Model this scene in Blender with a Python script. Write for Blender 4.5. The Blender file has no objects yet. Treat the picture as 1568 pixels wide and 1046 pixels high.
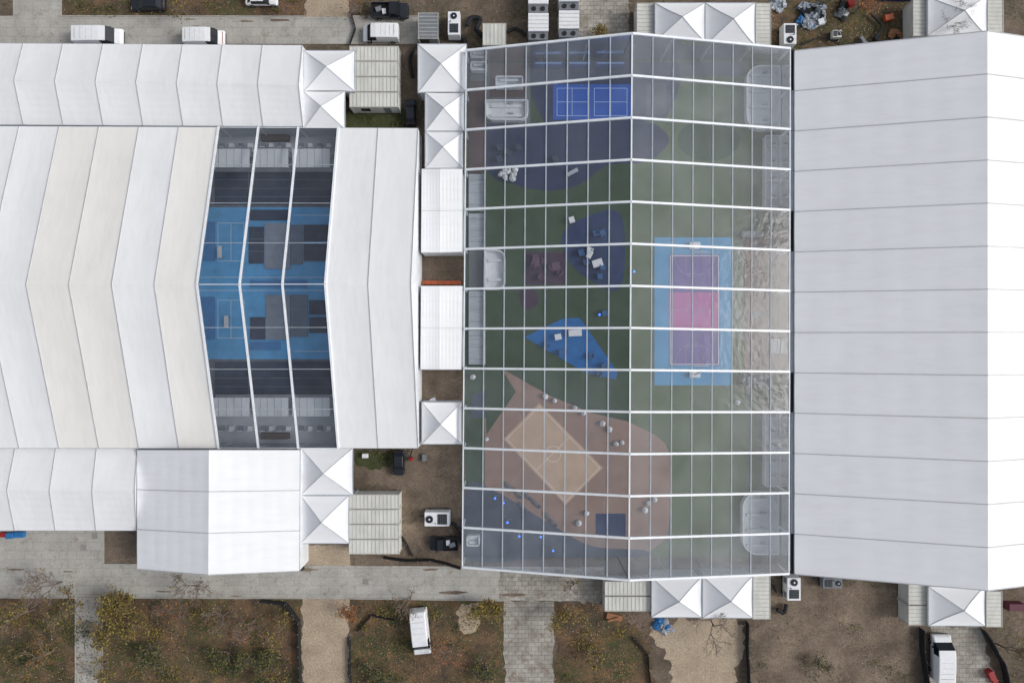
import bpy, math, random
from mathutils import Vector, Matrix, noise as mnoise
from mathutils.geometry import delaunay_2d_cdt
random.seed(7)
H=95.0; S=0.09
def W(px,py,h=0.0):
    f=(H-h)/H
    return Vector(((px-784)*S*f,(523-py)*S*f,h))
scene=bpy.context.scene
# ---------------------------------------------------------------- materials
def lin(c):
    return tuple(((v/255)/12.92 if v/255<=0.04045 else ((v/255+0.055)/1.055)**2.4) for v in c)
MATS={}
def newmat(name):
    m=bpy.data.materials.new(name); m.use_nodes=True
    nt=m.node_tree; b=nt.nodes['Principled BSDF']
    MATS[name]=m
    return m,nt,b
def ramp(nt,src,stops):
    r=nt.nodes.new('ShaderNodeValToRGB')
    els=r.color_ramp.elements
    while len(els)>1: els.remove(els[-1])
    els[0].position=stops[0][0]; els[0].color=(*stops[0][1],1)
    for p,c in stops[1:]:
        e=els.new(p); e.color=(*c,1)
    nt.links.new(src,r.inputs[0]); return r.outputs[0]
def noise(nt,scale,detail=4,rough=.55,stretch=None,off=(0,0,0)):
    tc=nt.nodes.new('ShaderNodeTexCoord'); mp=nt.nodes.new('ShaderNodeMapping')
    nt.links.new(tc.outputs['Object'],mp.inputs[0])
    if stretch: mp.inputs['Scale'].default_value=stretch
    mp.inputs['Location'].default_value=off
    n=nt.nodes.new('ShaderNodeTexNoise'); n.inputs['Scale'].default_value=scale
    n.inputs['Detail'].default_value=detail; n.inputs['Roughness'].default_value=rough
    nt.links.new(mp.outputs[0],n.inputs[0]); return n.outputs[0]
def mix(nt,fac,a,b,mode='MIX'):
    m=nt.nodes.new('ShaderNodeMix'); m.data_type='RGBA'; m.blend_type=mode
    for s,i in ((fac,0),(a,6),(b,7)):
        if isinstance(s,(int,float)): m.inputs[i].default_value=s
        elif isinstance(s,tuple): m.inputs[i].default_value=(*s[:3],1)
        else: nt.links.new(s,m.inputs[i])
    return m.outputs[2]
def bump(nt,b,src,st,dist):
    bp=nt.nodes.new('ShaderNodeBump'); bp.inputs['Strength'].default_value=st; bp.inputs['Distance'].default_value=dist
    nt.links.new(src,bp.inputs['Height']); nt.links.new(bp.outputs[0],b.inputs['Normal'])
def M(name,col,rough=.6,var=.12,scale=1.5,metal=0,stretch=None,bmp=0):
    if name in MATS: return MATS[name]
    m,nt,b=newmat(name)
    c=lin(col)
    n=noise(nt,scale,5,.6,stretch)
    lo=tuple(v*(1-var*1.6) for v in c); hi=tuple(min(.9,v*(1+var)) for v in c)
    nt.links.new(ramp(nt,n,[(.3,lo),(.7,hi)]),b.inputs['Base Color'])
    b.inputs['Roughness'].default_value=rough; b.inputs['Metallic'].default_value=metal
    if bmp: bump(nt,b,n,bmp,.05)
    return m
def pvc(name,col,stretch,dirt=.045,trans=.11):
    m,nt,b=newmat(name); c=lin(col)
    n1=noise(nt,.1,5,.65); n2=noise(nt,.8,6,.65,stretch)
    a=ramp(nt,n1,[(.33,tuple(v*(1-dirt) for v in c)),(.65,c)])
    s=ramp(nt,n2,[(.28,(.955,.952,.945)),(.56,(1,1,1))])
    nt.links.new(mix(nt,1.0,a,s,'MULTIPLY'),b.inputs['Base Color'])
    b.inputs['Roughness'].default_value=.5
    bump(nt,b,noise(nt,.5,5,.6,stretch),.45,.1)
    tl=nt.nodes.new('ShaderNodeBsdfTranslucent'); tl.inputs[0].default_value=(.88,.9,.93,1)
    ms=nt.nodes.new('ShaderNodeMixShader'); ms.inputs[0].default_value=trans
    out=nt.nodes['Material Output']
    nt.links.new(b.outputs[0],ms.inputs[1]); nt.links.new(tl.outputs[0],ms.inputs[2]); nt.links.new(ms.outputs[0],out.inputs[0])
    return m
def film(name,haze,tint=(.93,.95,.98),hc=(.72,.77,.82),var=.4,ior=1.25):
    m,nt,b=newmat(name); nt.nodes.remove(b)
    out=nt.nodes['Material Output']
    tr=nt.nodes.new('ShaderNodeBsdfTransparent'); tr.inputs[0].default_value=(*tint,1)
    df=nt.nodes.new('ShaderNodeBsdfDiffuse'); df.inputs[0].default_value=(*hc,1)
    gl=nt.nodes.new('ShaderNodeBsdfGlossy'); gl.inputs['Roughness'].default_value=.12
    fr=nt.nodes.new('ShaderNodeFresnel'); fr.inputs[0].default_value=ior
    n=noise(nt,.16,5,.62)
    mr=nt.nodes.new('ShaderNodeMapRange'); nt.links.new(n,mr.inputs[0])
    mr.inputs[1].default_value=.3; mr.inputs[2].default_value=.7
    mr.inputs[3].default_value=haze*(1-var); mr.inputs[4].default_value=haze*(1+var)
    m1=nt.nodes.new('ShaderNodeMixShader'); m2=nt.nodes.new('ShaderNodeMixShader')
    nt.links.new(mr.outputs[0],m1.inputs[0]); nt.links.new(tr.outputs[0],m1.inputs[1]); nt.links.new(df.outputs[0],m1.inputs[2])
    nt.links.new(fr.outputs[0],m2.inputs[0]); nt.links.new(m1.outputs[0],m2.inputs[1]); nt.links.new(gl.outputs[0],m2.inputs[2])
    bp=nt.nodes.new('ShaderNodeBump'); bp.inputs['Strength'].default_value=.3; bp.inputs['Distance'].default_value=.08
    nt.links.new(noise(nt,1.2,3,.5),bp.inputs['Height']); nt.links.new(bp.outputs[0],gl.inputs['Normal'])
    nt.links.new(m2.outputs[0],out.inputs[0]); return m
def soil(name,stops,scale=.35,speck=None,sp_scale=3.0,sp_th=.6):
    m,nt,b=newmat(name)
    n=noise(nt,scale,9,.7)
    c=ramp(nt,n,[(p,lin(k)) for p,k in stops])
    f=noise(nt,4.0,5,.8)
    c=mix(nt,1.0,c,ramp(nt,f,[(.3,(.6,.6,.6)),(.5,(1,1,1)),(.72,(1.45,1.42,1.36))]),'MULTIPLY')
    if speck:
        s=noise(nt,sp_scale,6,.8,None,(13,7,0)); msk=ramp(nt,s,[(sp_th-.06,(0,0,0)),(sp_th+.06,(1,1,1))])
        big=ramp(nt,noise(nt,.16,4,.6,None,(40,3,0)),[(.42,(0,0,0)),(.58,(1,1,1))])
        msk=mix(nt,1.0,msk,big,'MULTIPLY')
        c=mix(nt,msk,c,lin(speck))
    nt.links.new(c,b.inputs['Base Color']); b.inputs['Roughness'].default_value=.95
    bump(nt,b,f,.6,.15); return m
def paving(name,c1,c2,mort,bw,rh,ang=0,wear=.25,stain=(128,117,103),st=.6):
    m,nt,b=newmat(name)
    tc=nt.nodes.new('ShaderNodeTexCoord'); mp=nt.nodes.new('ShaderNodeMapping'); mp.inputs['Rotation'].default_value=(0,0,ang)
    nt.links.new(tc.outputs['Object'],mp.inputs[0])
    br=nt.nodes.new('ShaderNodeTexBrick'); nt.links.new(mp.outputs[0],br.inputs[0])
    br.inputs['Color1'].default_value=(*lin(c1),1); br.inputs['Color2'].default_value=(*lin(c2),1); br.inputs['Mortar'].default_value=(*lin(mort),1)
    br.inputs['Scale'].default_value=1; br.inputs['Brick Width'].default_value=bw; br.inputs['Row Height'].default_value=rh; br.inputs['Mortar Size'].default_value=.03
    br.offset=.5
    n=noise(nt,.3,8,.7); w=ramp(nt,n,[(.3,(1-wear,1-wear,1-wear*1.1)),(.6,(1.02,1.02,1.02))])
    c=mix(nt,1.0,br.outputs[0],w,'MULTIPLY')
    f=noise(nt,5,5,.8); c=mix(nt,1.0,c,ramp(nt,f,[(.3,(.84,.83,.81)),(.7,(1.12,1.12,1.12))]),'MULTIPLY')
    sm=ramp(nt,noise(nt,.7,8,.75,None,(9,4,0)),[(st-.07,(0,0,0)),(st+.08,(.8,.8,.8))])
    c=mix(nt,sm,c,lin(stain))
    nt.links.new(c,b.inputs['Base Color']); b.inputs['Roughness'].default_value=.85; return m
# ---------------------------------------------------------------- mesh builder
class MB:
    def __init__(s): s.v=[]; s.f=[]; s.m=[]; s.mats=[]
    def mi(s,m):
        if m not in s.mats: s.mats.append(m)
        return s.mats.index(m)
    def add(s,vs,fs,m):
        o=len(s.v); s.v+= [tuple(v) for v in vs]; k=s.mi(m)
        for f in fs: s.f.append(tuple(i+o for i in f)); s.m.append(k)
    def box(s,cx,cy,z0,sx,sy,sz,m,rot=0,taper=1.0):
        c,n=math.cos(rot),math.sin(rot); vs=[]
        for z,t in ((z0,1),(z0+sz,taper)):
            for a,b in ((-1,-1),(1,-1),(1,1),(-1,1)):
                x=a*sx/2*t; y=b*sy/2*t
                vs.append((cx+x*c-y*n,cy+x*n+y*c,z))
        s.add(vs,[(3,2,1,0),(4,5,6,7),(0,1,5,4),(1,2,6,5),(2,3,7,6),(3,0,4,7)],m)
    def beam(s,p,q,w,h,m):
        p=Vector(p);q=Vector(q);d=(q-p)
        if d.length<1e-6:return
        d.normalize(); up=Vector((0,0,1))
        if abs(d.z)>.99: up=Vector((1,0,0))
        r=d.cross(up).normalized()*w/2; u=r.cross(d).normalized()*h/2
        vs=[p-r-u,p+r-u,p+r+u,p-r+u,q-r-u,q+r-u,q+r+u,q-r+u]
        s.add(vs,[(0,1,2,3),(7,6,5,4),(0,4,5,1),(1,5,6,2),(2,6,7,3),(3,7,4,0)],m)
    def tube(s,p,q,r0,r1,m,n=6):
        p=Vector(p);q=Vector(q);d=(q-p)
        if d.length<1e-6:return
        d.normalize(); up=Vector((0,0,1)) if abs(d.z)<.95 else Vector((1,0,0))
        a=d.cross(up).normalized(); b=a.cross(d); vs=[]
        for c,r in ((p,r0),(q,r1)):
            for i in range(n):
                t=2*math.pi*i/n; vs.append(c+a*math.cos(t)*r+b*math.sin(t)*r)
        fs=[(i,(i+1)%n,n+(i+1)%n,n+i) for i in range(n)]+[tuple(range(n-1,-1,-1)),tuple(range(n,2*n))]
        s.add(vs,fs,m)
    def blob(s,c,rx,ry,rz,m,jit=.15,n=8,k=5):
        vs=[];fs=[]
        for j in range(k+1):
            ph=math.pi*j/k
            for i in range(n):
                t=2*math.pi*i/n; q=1+random.uniform(-jit,jit)
                vs.append((c[0]+rx*q*math.sin(ph)*math.cos(t),c[1]+ry*q*math.sin(ph)*math.sin(t),c[2]+rz*q*math.cos(ph)))
        for j in range(k):
            for i in range(n):
                a=j*n+i;b=j*n+(i+1)%n; fs.append((a,a+n,b+n,b))
        s.add(vs,fs,m)
    def poly(s,pts,m): s.add(pts,[tuple(range(len(pts)))],m)
    def obj(s,name,parent=None,loc=None,rot=0,smooth=False,bevel=0):
        me=bpy.data.meshes.new(name); me.from_pydata(s.v,[],s.f)
        for m in s.mats: me.materials.append(m)
        me.polygons.foreach_set('material_index',s.m)
        if smooth: me.polygons.foreach_set('use_smooth',[True]*len(s.f))
        me.update(); o=bpy.data.objects.new(name,me); scene.collection.objects.link(o)
        if loc is not None: o.location=loc; o.rotation_euler=(0,0,rot)
        if parent: o.parent=parent
        if bevel:
            b=o.modifiers.new('bevel','BEVEL'); b.width=bevel; b.segments=2; b.limit_method='ANGLE'
        return o
def empty(name):
    e=bpy.data.objects.new(name,None); scene.collection.objects.link(e); return e
# ---- palette
pvcX=pvc('tent_fabric_white',(245,247,250),(.25,1.6,1)); pvcY=pvc('tent_fabric_white_long',(245,246,248),(1.6,.25,1))
pvcWarm=pvc('tent_fabric_cream',(243,241,237),(1.6,.25,1),.04)
pvcWall=M('tent_wall_fabric',(218,221,225),.6,.08,.8)
rail=M('keder_rail',(178,180,184),.5,.1,1)
alu=M('aluminium_beam',(228,232,237),.4,.06,1)
alud=M('aluminium_dull',(166,174,182),.45,.1,1)
filmC=film('clear_film',.055); filmR=film('clear_film_sky_haze',.115,(.9,.92,.95)); filmE=film('clear_film_end',.16,(.85,.88,.93)); filmW=film('clear_wall_film',.2)  # right-slope film: sky reflection painted in as thicker haze
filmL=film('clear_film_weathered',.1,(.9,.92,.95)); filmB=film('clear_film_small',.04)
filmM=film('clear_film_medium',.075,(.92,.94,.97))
black=M('black_fabric',(25,26,30),.8,.2,2); glass=M('vehicle_glass',(22,28,36),.12,.1,1)
tyre=M('rubber_tyre',(22,22,24),.8,.1,3); wpaint=M('white_paint',(228,230,233),.3,.04,2); dpaint=M('dark_paint',(32,36,44),.3,.1,1)
gpaint=M('grey_paint',(120,125,130),.35,.1,1); redm=M('red_paint',(150,30,30),.4,.1,1); cream=M('cabin_cream',(206,206,200),.6,.12,.8,0,(1,.3,1))
creamd=M('cabin_rib',(184,183,176),.6,.1,1); orange=M('orange_plastic',(190,92,52),.5,.1,1); bluem=M('blue_tarp',(40,110,170),.5,.2,2,bmp=.5)
wood=M('timber',(150,105,75),.8,.25,1.2,0,(1,6,1)); lampglass=M('lamp_lens',(215,215,205),.2,.02,1); redl=M('tail_lamp',(140,20,20),.3,.05,1)
# ---------------------------------------------------------------- ground
gm=soil('ground_soil',[(.25,(70,60,53)),(.45,(98,85,75)),(.6,(118,104,91)),(.78,(146,130,112))],.22,(72,72,46),2.2,.52)
leafy=soil('leaf_litter',[(.28,(50,44,37)),(.42,(80,67,54)),(.53,(104,84,64)),(.63,(120,93,66)),(.78,(134,114,92))],.4,(68,74,40),1.4,.5)
dirt=soil('bare_dirt',[(.28,(80,69,60)),(.43,(108,95,83)),(.58,(130,115,100)),(.75,(158,142,124))],.22,(78,76,52),1.6,.58)
sand=soil('sandy_gravel',[(.25,(146,131,112)),(.5,(168,152,132)),(.8,(186,171,151))],.3)
green=soil('grass_ground',[(.25,(44,48,30)),(.5,(66,72,42)),(.8,(90,86,58))],.8)
pav=paving('concrete_paving',(178,176,171),(170,168,163),(154,152,147),2.4,1.2)
pav2=paving('old_cobbles',(174,171,164),(158,154,147),(124,117,108),.9,.6,0,.35,(114,102,88),.55)
curb=M('concrete_kerb',(165,163,157),.85,.15,1)
g=MB(); R=900; g.poly([(-R,-R,0),(R,-R,0),(R,R,0),(-R,R,0)],gm); g.obj('ground')
def sheet(name,pts,z,mat,jit=0,sub=0,parent=None):
    P=[]
    n=len(pts)
    for i in range(n):
        a=pts[i]; b=pts[(i+1)%n]
        P.append(a)
        if sub:
            L=math.hypot(b[0]-a[0],b[1]-a[1]); k=max(1,min(200,int(L/2.5)))
            nx,ny=-(b[1]-a[1])/L,(b[0]-a[0])/L
            for j in range(1,k):
                t=j/k; x=a[0]+(b[0]-a[0])*t; y=a[1]+(b[1]-a[1])*t
                q=jit*1.6*mnoise.fractal(Vector((x*.06,y*.06,z*40)),.8,2.1,4)*min(1,j*.15,(k-j)*.15)
                P.append((x+nx*q,y+ny*q))
    P.reverse()
    P2=[Vector(W(x,y)[:2]) for x,y in P]; N=len(P2)
    vs,_,fs,_,_,_=delaunay_2d_cdt(P2,[(i,(i+1)%N) for i in range(N)],[],1,1e-5)
    m=MB(); F=[]
    for f in fs:
        a,b,c=vs[f[0]],vs[f[1]],vs[f[2]]
        if (b-a).cross(c-a)<0: f=f[::-1]
        F.append(tuple(f))
    m.add([(v.x,v.y,z) for v in vs],F,mat); return m.obj(name,parent)
def rect(a,b,c,d): return [(a,b),(c,b),(c,d),(a,d)]
sheet('leaf_litter_ground',[(-200,916),(462,916),(462,1300),(-200,1300)],.008,leafy,3,7)
sheet('leaf_litter_ground',[(536,916),(771,916),(771,1300),(536,1300)],.008,leafy,3,7)
sheet('leaf_litter_ground',[(849,922),(925,930),(975,960),(1000,1010),(1000,1300),(849,1300)],.008,leafy,7,7)
sheet('leaf_litter_ground',[(95,-200),(466,-200),(466,27),(95,27)],.008,leafy,2,7)
sheet('leaf_litter_ground',[(1180,-200),(1400,-200),(1400,80),(1180,80)],.008,leafy,6,7)
sheet('dirt_yard',[(610,565),(712,565),(712,866),(590,860),(608,750),(560,740),(560,720),(600,700)],.012,dirt,7,7)
sheet('dirt_yard',[(1180,880),(1400,905),(1400,1010),(1340,1060),(1150,1060),(1150,960),(1182,948)],.012,dirt,8,7)
sheet('dirt_yard',[(160,812),(210,812),(210,862),(160,862)],.012,dirt,1,7)
sheet('sandy_ground',[(1000,948),(1120,948),(1142,955),(1138,1000),(1110,1070),(1035,1070),(1028,1015),(1003,985)],.016,sand,9,5)
sheet('sandy_ground',[(706,925),(733,922),(736,955),(720,970),(702,964)],.016,sand,8,4)
sheet('sandy_path',[(463,834),(535,834),(537,866),(463,866)],.012,sand,1,7)
sheet('sandy_path',[(463,914),(535,914),(533,1300),(465,1300)],.014,sand,3,6)
sheet('sandy_path',[(467,-200),(536,-200),(535,30),(469,30)],.014,sand,3,6)
sheet('grass_patch',[(545,690),(600,690),(612,706),(570,720),(545,712)],.02,green,6,4)
sheet('grass_patch',[(530,168),(622,168),(634,200),(530,200)],.012,green,3,5)
sheet('road',[(-300,25),(20,25),(20,-200),(95,-200),(95,26),(640,27),(640,68),(-300,68)],.03,pav)
sheet('road',[(-300,812),(160,812),(160,864),(925,868),(925,920),(160,914),(-300,914)],.03,pav)
sheet('paved_path',[(117,914.5),(156,914.5),(156,1300),(117,1300)],.026,pav)
sheet('cobbled_path',[(772,919),(848,920),(846,1300),(774,1300)],.034,pav2,2,6)
sheet('cobbled_path',[(765,872),(925,872),(925,921),(765,917)],.038,pav2,4,6)
sheet('cobbled_path',[(882,-200),(962,-200),(962,75),(882,75)],.034,pav2,2,6)
sheet('paved_path',[(1425,958),(1500,958),(1530,1060),(1425,1060)],.026,pav2,4,6)
sheet('concrete_slab',rect(0,820,8,862),.036,curb)
kb=MB()
for a,b in (((-300,914.6),(117,914.6)),((156,914.6),(463,915.6)),((535,916),(772,919)),((95,25.5),(467,26)),((535,26),(640,26)),((160,863),(463,865.5)),((116,915),(116,1300)),((157,915),(157,1300))):
    p=W(*a);q=W(*b);p.z=q.z=.06; kb.beam(p,q,.14,.12,curb)
kb.obj('kerb')
mh=MB()
for x,y in ((128,838),(145,820),(30,890),(300,44),(560,890)):
    p=W(x,y); mh.box(p.x,p.y,.03,.8,.8,.02,M('drain_iron',(140,138,134),.7,.1,2))
mh.obj('drain_cover')
for k in range(14):
    x=random.uniform(0,900); y=random.choice([random.uniform(900,913),random.uniform(868,875),random.uniform(30,36)]) ; r=random.uniform(4,14)
    if y<100 and x>620: continue
    sheet('leaf_drift',[(x+r*2.2*random.uniform(.6,1.2)*math.cos(t*.7),y+r*.25*random.uniform(.6,1.3)*math.sin(t*.7)) for t in range(9)],.045+k*.0006,dirt)
lm=[M('leaf_tan',(156,126,90),.9,.2,3),M('leaf_brown',(108,80,56),.9,.2,3),M('leaf_orange',(146,98,58),.9,.2,3),M('leaf_yellow',(156,136,74),.9,.2,3),M('leaf_dark',(50,42,35),.9,.2,3),M('leaf_pale',(180,166,144),.9,.2,3)]
yl=[M('foliage_yellow',(152,134,56),.8,.2,3),M('foliage_olive',(110,102,50),.8,.2,3),M('foliage_dark',(68,66,38),.8,.2,3),lm[1]]
gl=[M('foliage_green',(64,72,40),.8,.2,3),M('foliage_deep',(46,54,32),.8,.2,3),yl[1]]
og=[lm[2],M('foliage_rust',(156,94,44),.8,.2,3),lm[1]]
lv=MB()
def flake(mb,x,y,z,s,mt):
    a=random.uniform(0,6.3); c,n_=math.cos(a)*s,math.sin(a)*s; t=random.uniform(-.4,.4)*s
    mb.add([(x-c,y-n_,z),(x+n_*.6,y-c*.6,z+t+.02),(x+c,y+n_,z+.01),(x-n_*.6,y+c*.6,z)],[(0,1,2,3)],mt)
def scatter(x0,y0,x1,y1,n,wts=(4,6,2,1,6,1),zz=.05,smin=.03,smax=.12):
    for _ in range(n):
        x=random.uniform(x0,x1);y=random.uniform(y0,y1)
        if math.sin(x*.06+1)*math.sin(y*.075)+random.uniform(-1,1)<-.2: continue
        p=W(x,y); flake(lv,p.x,p.y,zz+random.uniform(0,.05),random.uniform(smin,smax),random.choices(lm,wts)[0])
scatter(-60,917,462,1080,13000); scatter(537,920,770,1080,6000); scatter(850,925,1000,1080,3200)
scatter(96,-40,466,26,2600); scatter(-60,865,925,918,1000,(3,3,1,1,3,1),.05,.03,.08); scatter(1145,905,1400,1080,2600,(3,2,0,0,5,3),.05,.03,.1); scatter(1180,-30,1400,76,2600,(2,3,0,0,5,3))
scatter(600,565,712,866,900,(2,2,0,0,4,2),.05,.03,.1); scatter(536,-30,980,66,1800,(2,2,0,0,4,2),.05,.03,.1); scatter(1500,905,1600,1080,900)
scatter(0,26,640,66,260,(2,3,1,1,2,1),.05,.03,.08)
lv.obj('fallen_leaves')
gt=MB()
def clumps(x0,y0,x1,y1,n,per=130,rm=24):
    for _ in range(n):
        cx,cy=random.uniform(x0,x1),random.uniform(y0,y1); r=random.uniform(6,rm); mt=random.choice([gl,gl,yl])
        for k in range(int(per*r/14)):
            x=cx+random.gauss(0,r*.6); y=cy+random.gauss(0,r*.4)
            if x<x0-12 or x>x1+12 or y<y0-5: continue
            p=W(x,y); flake(gt,p.x,p.y,.06+random.uniform(0,.3),random.uniform(.05,.14),random.choice(mt))
clumps(0,930,450,1060,34);clumps(545,930,760,1060,12);clumps(858,935,980,1060,6);clumps(110,-5,455,18,8,90,12);clumps(1190,60,1390,75,3,60,10);clumps(545,692,605,715,4,110,10);clumps(535,172,625,196,4,110,10);clumps(1160,960,1380,1046,5,60,14)
clumps(548,5,560,60,3,60,8);clumps(712,60,960,66,3,60,6)
gt.obj('grass_tufts')
# ---------------------------------------------------------------- tents
def gable(name,A0,A1,R0,R1,B0,B1,he,hr,n,matA,matB,clear=lambda i:False,fA=None,fB=None,purl=0,sag=.14,nu=6,nv=18,seam=.1,wall=None,gables=True,walls=(1,1),beam=.32,pw=.17,rib=3):
    e=empty(name)
    roof=MB(); fr=MB(); wl=MB(); cr=MB()
    def pt(side,u,v):
        a0,a1=(A0,A1) if side==0 else (B0,B1)
        E=W(a0[0]+(a1[0]-a0[0])*u,a0[1]+(a1[1]-a0[1])*u,he); Rr=W(R0[0]+(R1[0]-R0[0])*u,R0[1]+(R1[1]-R0[1])*u,hr)
        return E.lerp(Rr,v)
    for side in (0,1):
        for i in range(n):
            c=clear(i); vs=[];fs=[]; sg=sag*random.uniform(.75,1.25)
            for a in range(nu+1):
                for b in range(nv+1):
                    p=pt(side,(i+a/nu)/n,b/nv)
                    edge=math.sin(math.pi*a/nu)
                    if c: p.z-=.03*edge
                    elif 0<b<nv:
                        p.z-= sg*edge*(math.sin(math.pi*(b/nv))**.4)-(.05 if b%rib==0 else 0)*edge
                    elif b==0: p.z-=.03*edge
                    vs.append(p)
            for a in range(nu):
                for b in range(nv):
                    k=a*(nv+1)+b; f=(k,k+1,k+nv+2,k+nv+1); fs.append(f if side==0 else f[::-1])
            mA=(fA(i) if c else matA(i)) if side==0 else (fB(i) if c else matB(i))
            (cr if c else roof).add(vs,fs,mA)
        for i in range(n+1):
            cc=clear(i) or clear(i-1)
            E=pt(side,i/n,0); Rr=pt(side,i/n,1); up=Vector((0,0,.03))
            if cc: fr.beam(E,Rr,beam,.3,alu)
            else: fr.beam(E+up,Rr+up,seam,.06,rail)
            col=alu if cc else alud
            g0=Vector((E.x,E.y,0))
            if cc: fr.beam(g0,E,.25,.25,col)
        if walls[side]:
            for i in range(n):
                a=pt(side,i/n,0); b=pt(side,(i+1)/n,0)
                a.z-=.02;b.z-=.02
                wl.add([a,b,Vector((b.x,b.y,0)),Vector((a.x,a.y,0))],[(0,1,2,3)],wall or pvcWall)
        fr.beam(pt(side,0,0)-Vector((0,0,.12)),pt(side,1,0)-Vector((0,0,.12)),.12,.16,alud)
    for i in range(n):
        if clear(i) and purl:
            for side in (0,1):
                for k in range(0,purl+1):
                    v=k/purl
                    if side==1 and k==purl: continue
                    p=pt(side,(i+.03)/n,v); q=pt(side,(i+.97)/n,v); fr.beam(p,q,pw if k<purl else pw*1.2,.12,alu if k in (0,purl) else alud)
    if gables:
        for u in (0,1):
            a=pt(0,u,0);r=pt(0,u,1);b=pt(1,u,0)
            for o in (a,r,b): o.z-=.05
            wl.add([Vector((a.x,a.y,0)),a,r,b,Vector((b.x,b.y,0))],[(0,1,2,3,4)],wall or pvcWall)
            if purl and wall:
                for side in (0,1):
                    for k in range(2,purl+1,2):
                        q=pt(side,u,k/purl); q.z-=.1; fr.beam((q.x,q.y,0),q,.14,.14,alud)
    if roof.v: roof.obj('roof_panels',e,smooth=True)
    if cr.v: cr.obj('clear_roof_panels',e)
    fr.obj('frame',e)
    if wl.v: wl.obj('walls',e)
    return e
X=lambda i:pvcX
Yy=lambda i:pvcY
gable('white_frame_tent',(-148,66),(463,70),(-165,121),(457,131),(-148,190),(464,194),3.6,6.0,10,Yy,Yy,seam=.09)
gable('white_event_tent',(-154,193),(640,197),(-222,437),(629,435),(-154,686),(640,686),4.0,10.3,13,
      lambda i: pvcWarm if i in(4,5,7) else pvcY,lambda i: pvcWarm if i in(4,5,7) else pvcY,
      clear=lambda i:i in(8,9,10),fA=lambda i:filmB,fB=lambda i:filmB,purl=4,beam=.26,pw=.07)
gable('white_frame_tent',(-164,686),(210,687),(-185,750),(206,752),(-164,812),(209,812),3.6,6.0,6,Yy,Yy,seam=.09)
gable('white_frame_tent',(210,689),(210,871),(320,689),(319,880),(459,689),(458,874),4.2,7.2,3,X,X,seam=.09)
gable('white_event_tent',(1217,78),(1217,879),(1512,48),(1513,904),(1716,78),(1716,879),4.0,10.0,13,X,X,seam=.1)
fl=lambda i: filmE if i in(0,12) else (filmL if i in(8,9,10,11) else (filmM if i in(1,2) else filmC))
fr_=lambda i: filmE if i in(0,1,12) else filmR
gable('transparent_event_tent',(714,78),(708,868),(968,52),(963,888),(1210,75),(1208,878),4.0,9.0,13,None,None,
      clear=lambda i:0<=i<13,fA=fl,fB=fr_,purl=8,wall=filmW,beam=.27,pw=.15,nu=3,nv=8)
gable('connecting_tent',(646,259),(645,387),(674,259),(674,387),(708,259),(708,386),4.0,4.35,2,X,X,seam=.03,sag=.06)
gable('connecting_tent',(645,438),(644,566),(673,438),(673,566),(708,438),(706,566),4.0,4.35,2,X,X,seam=.03,sag=.06)
m=MB()
for i in range(13):
    p=W(1213.5,78+i*61.6,3.6);q=W(1213,78+(i+1)*61.6-1,3.6); m.beam(p,q,.35,.25,(alud if i%4 else black))
m.obj('rain_gutter')
def pagoda(x0,y0,x1,y1,he=3.2,hp=4.75):
    e=empty('pagoda_tent')
    C=[W(x0,y1,he),W(x1,y1,he),W(x1,y0,he),W(x0,y0,he)]
    c=sum(C,Vector())/4; r=MB(); f=MB(); w=MB(); L=9
    def lvl(k,t):
        p=C[k%4].lerp(c,t); p.z=he+(hp-he)*(t**1.3); return p
    for k in range(4):
        vs=[];fs=[]
        for j in range(L+1):
            t=j/L*.985; a=lvl(k,t);b=lvl(k+1,t)
            for q in range(7):
                p=a.lerp(b,q/6); p.z-=.08*math.sin(math.pi*q/6)*(1-t)*(1 if j else .5); vs.append(p)
        for j in range(L):
            for q in range(6):
                i=j*7+q; fs.append((i,i+1,i+8,i+7))
        r.add(vs,fs,pvcX)
        for j in range(L):
            f.beam(lvl(k,j/L*.985)+Vector((0,0,.02)),lvl(k,(j+1)/L*.985)+Vector((0,0,.02)),.06,.05,rail)
        p=C[k]; f.beam((p.x,p.y,0),p,.14,.14,alud)
        d=lambda v:Vector((v.x,v.y,he-.35))
        a=C[k];b=C[(k+1)%4]; w.add([a,b,d(b),d(a)],[(0,1,2,3)],pvcWall)
        f.beam(a-Vector((0,0,.05)),b-Vector((0,0,.05)),.1,.1,alud)
    f.tube(lvl(0,1)-Vector((0,0,.3)),lvl(0,1)+Vector((0,0,.15)),.06,.04,alud)
    for k in (0,2):
        a=C[k];b=C[(k+1)%4]; a2=a.lerp(b,.03);b2=a.lerp(b,.97)
        w.add([(a2.x,a2.y,he-.35),(b2.x,b2.y,he-.35),(b2.x,b2.y,0),(a2.x,a2.y,0)],[(0,1,2,3)],pvcWall)
    r.obj('canopy',e,smooth=True); f.obj('frame',e); w.obj('curtains',e)
for a in ((465,78,543,140),(464,140,528,198),(640,68,714,142),(651,142,711,201),(651,202,709,258),(646,616,707,680),(460,686,540,758),(460,759,534,832),
          (1003,5,1079,64),(1080,5,1156,70),(998,884,1074,945),(1076,882,1152,946),(1421,-5,1511,55),(1422,898,1508,958)): pagoda(*a)
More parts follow.
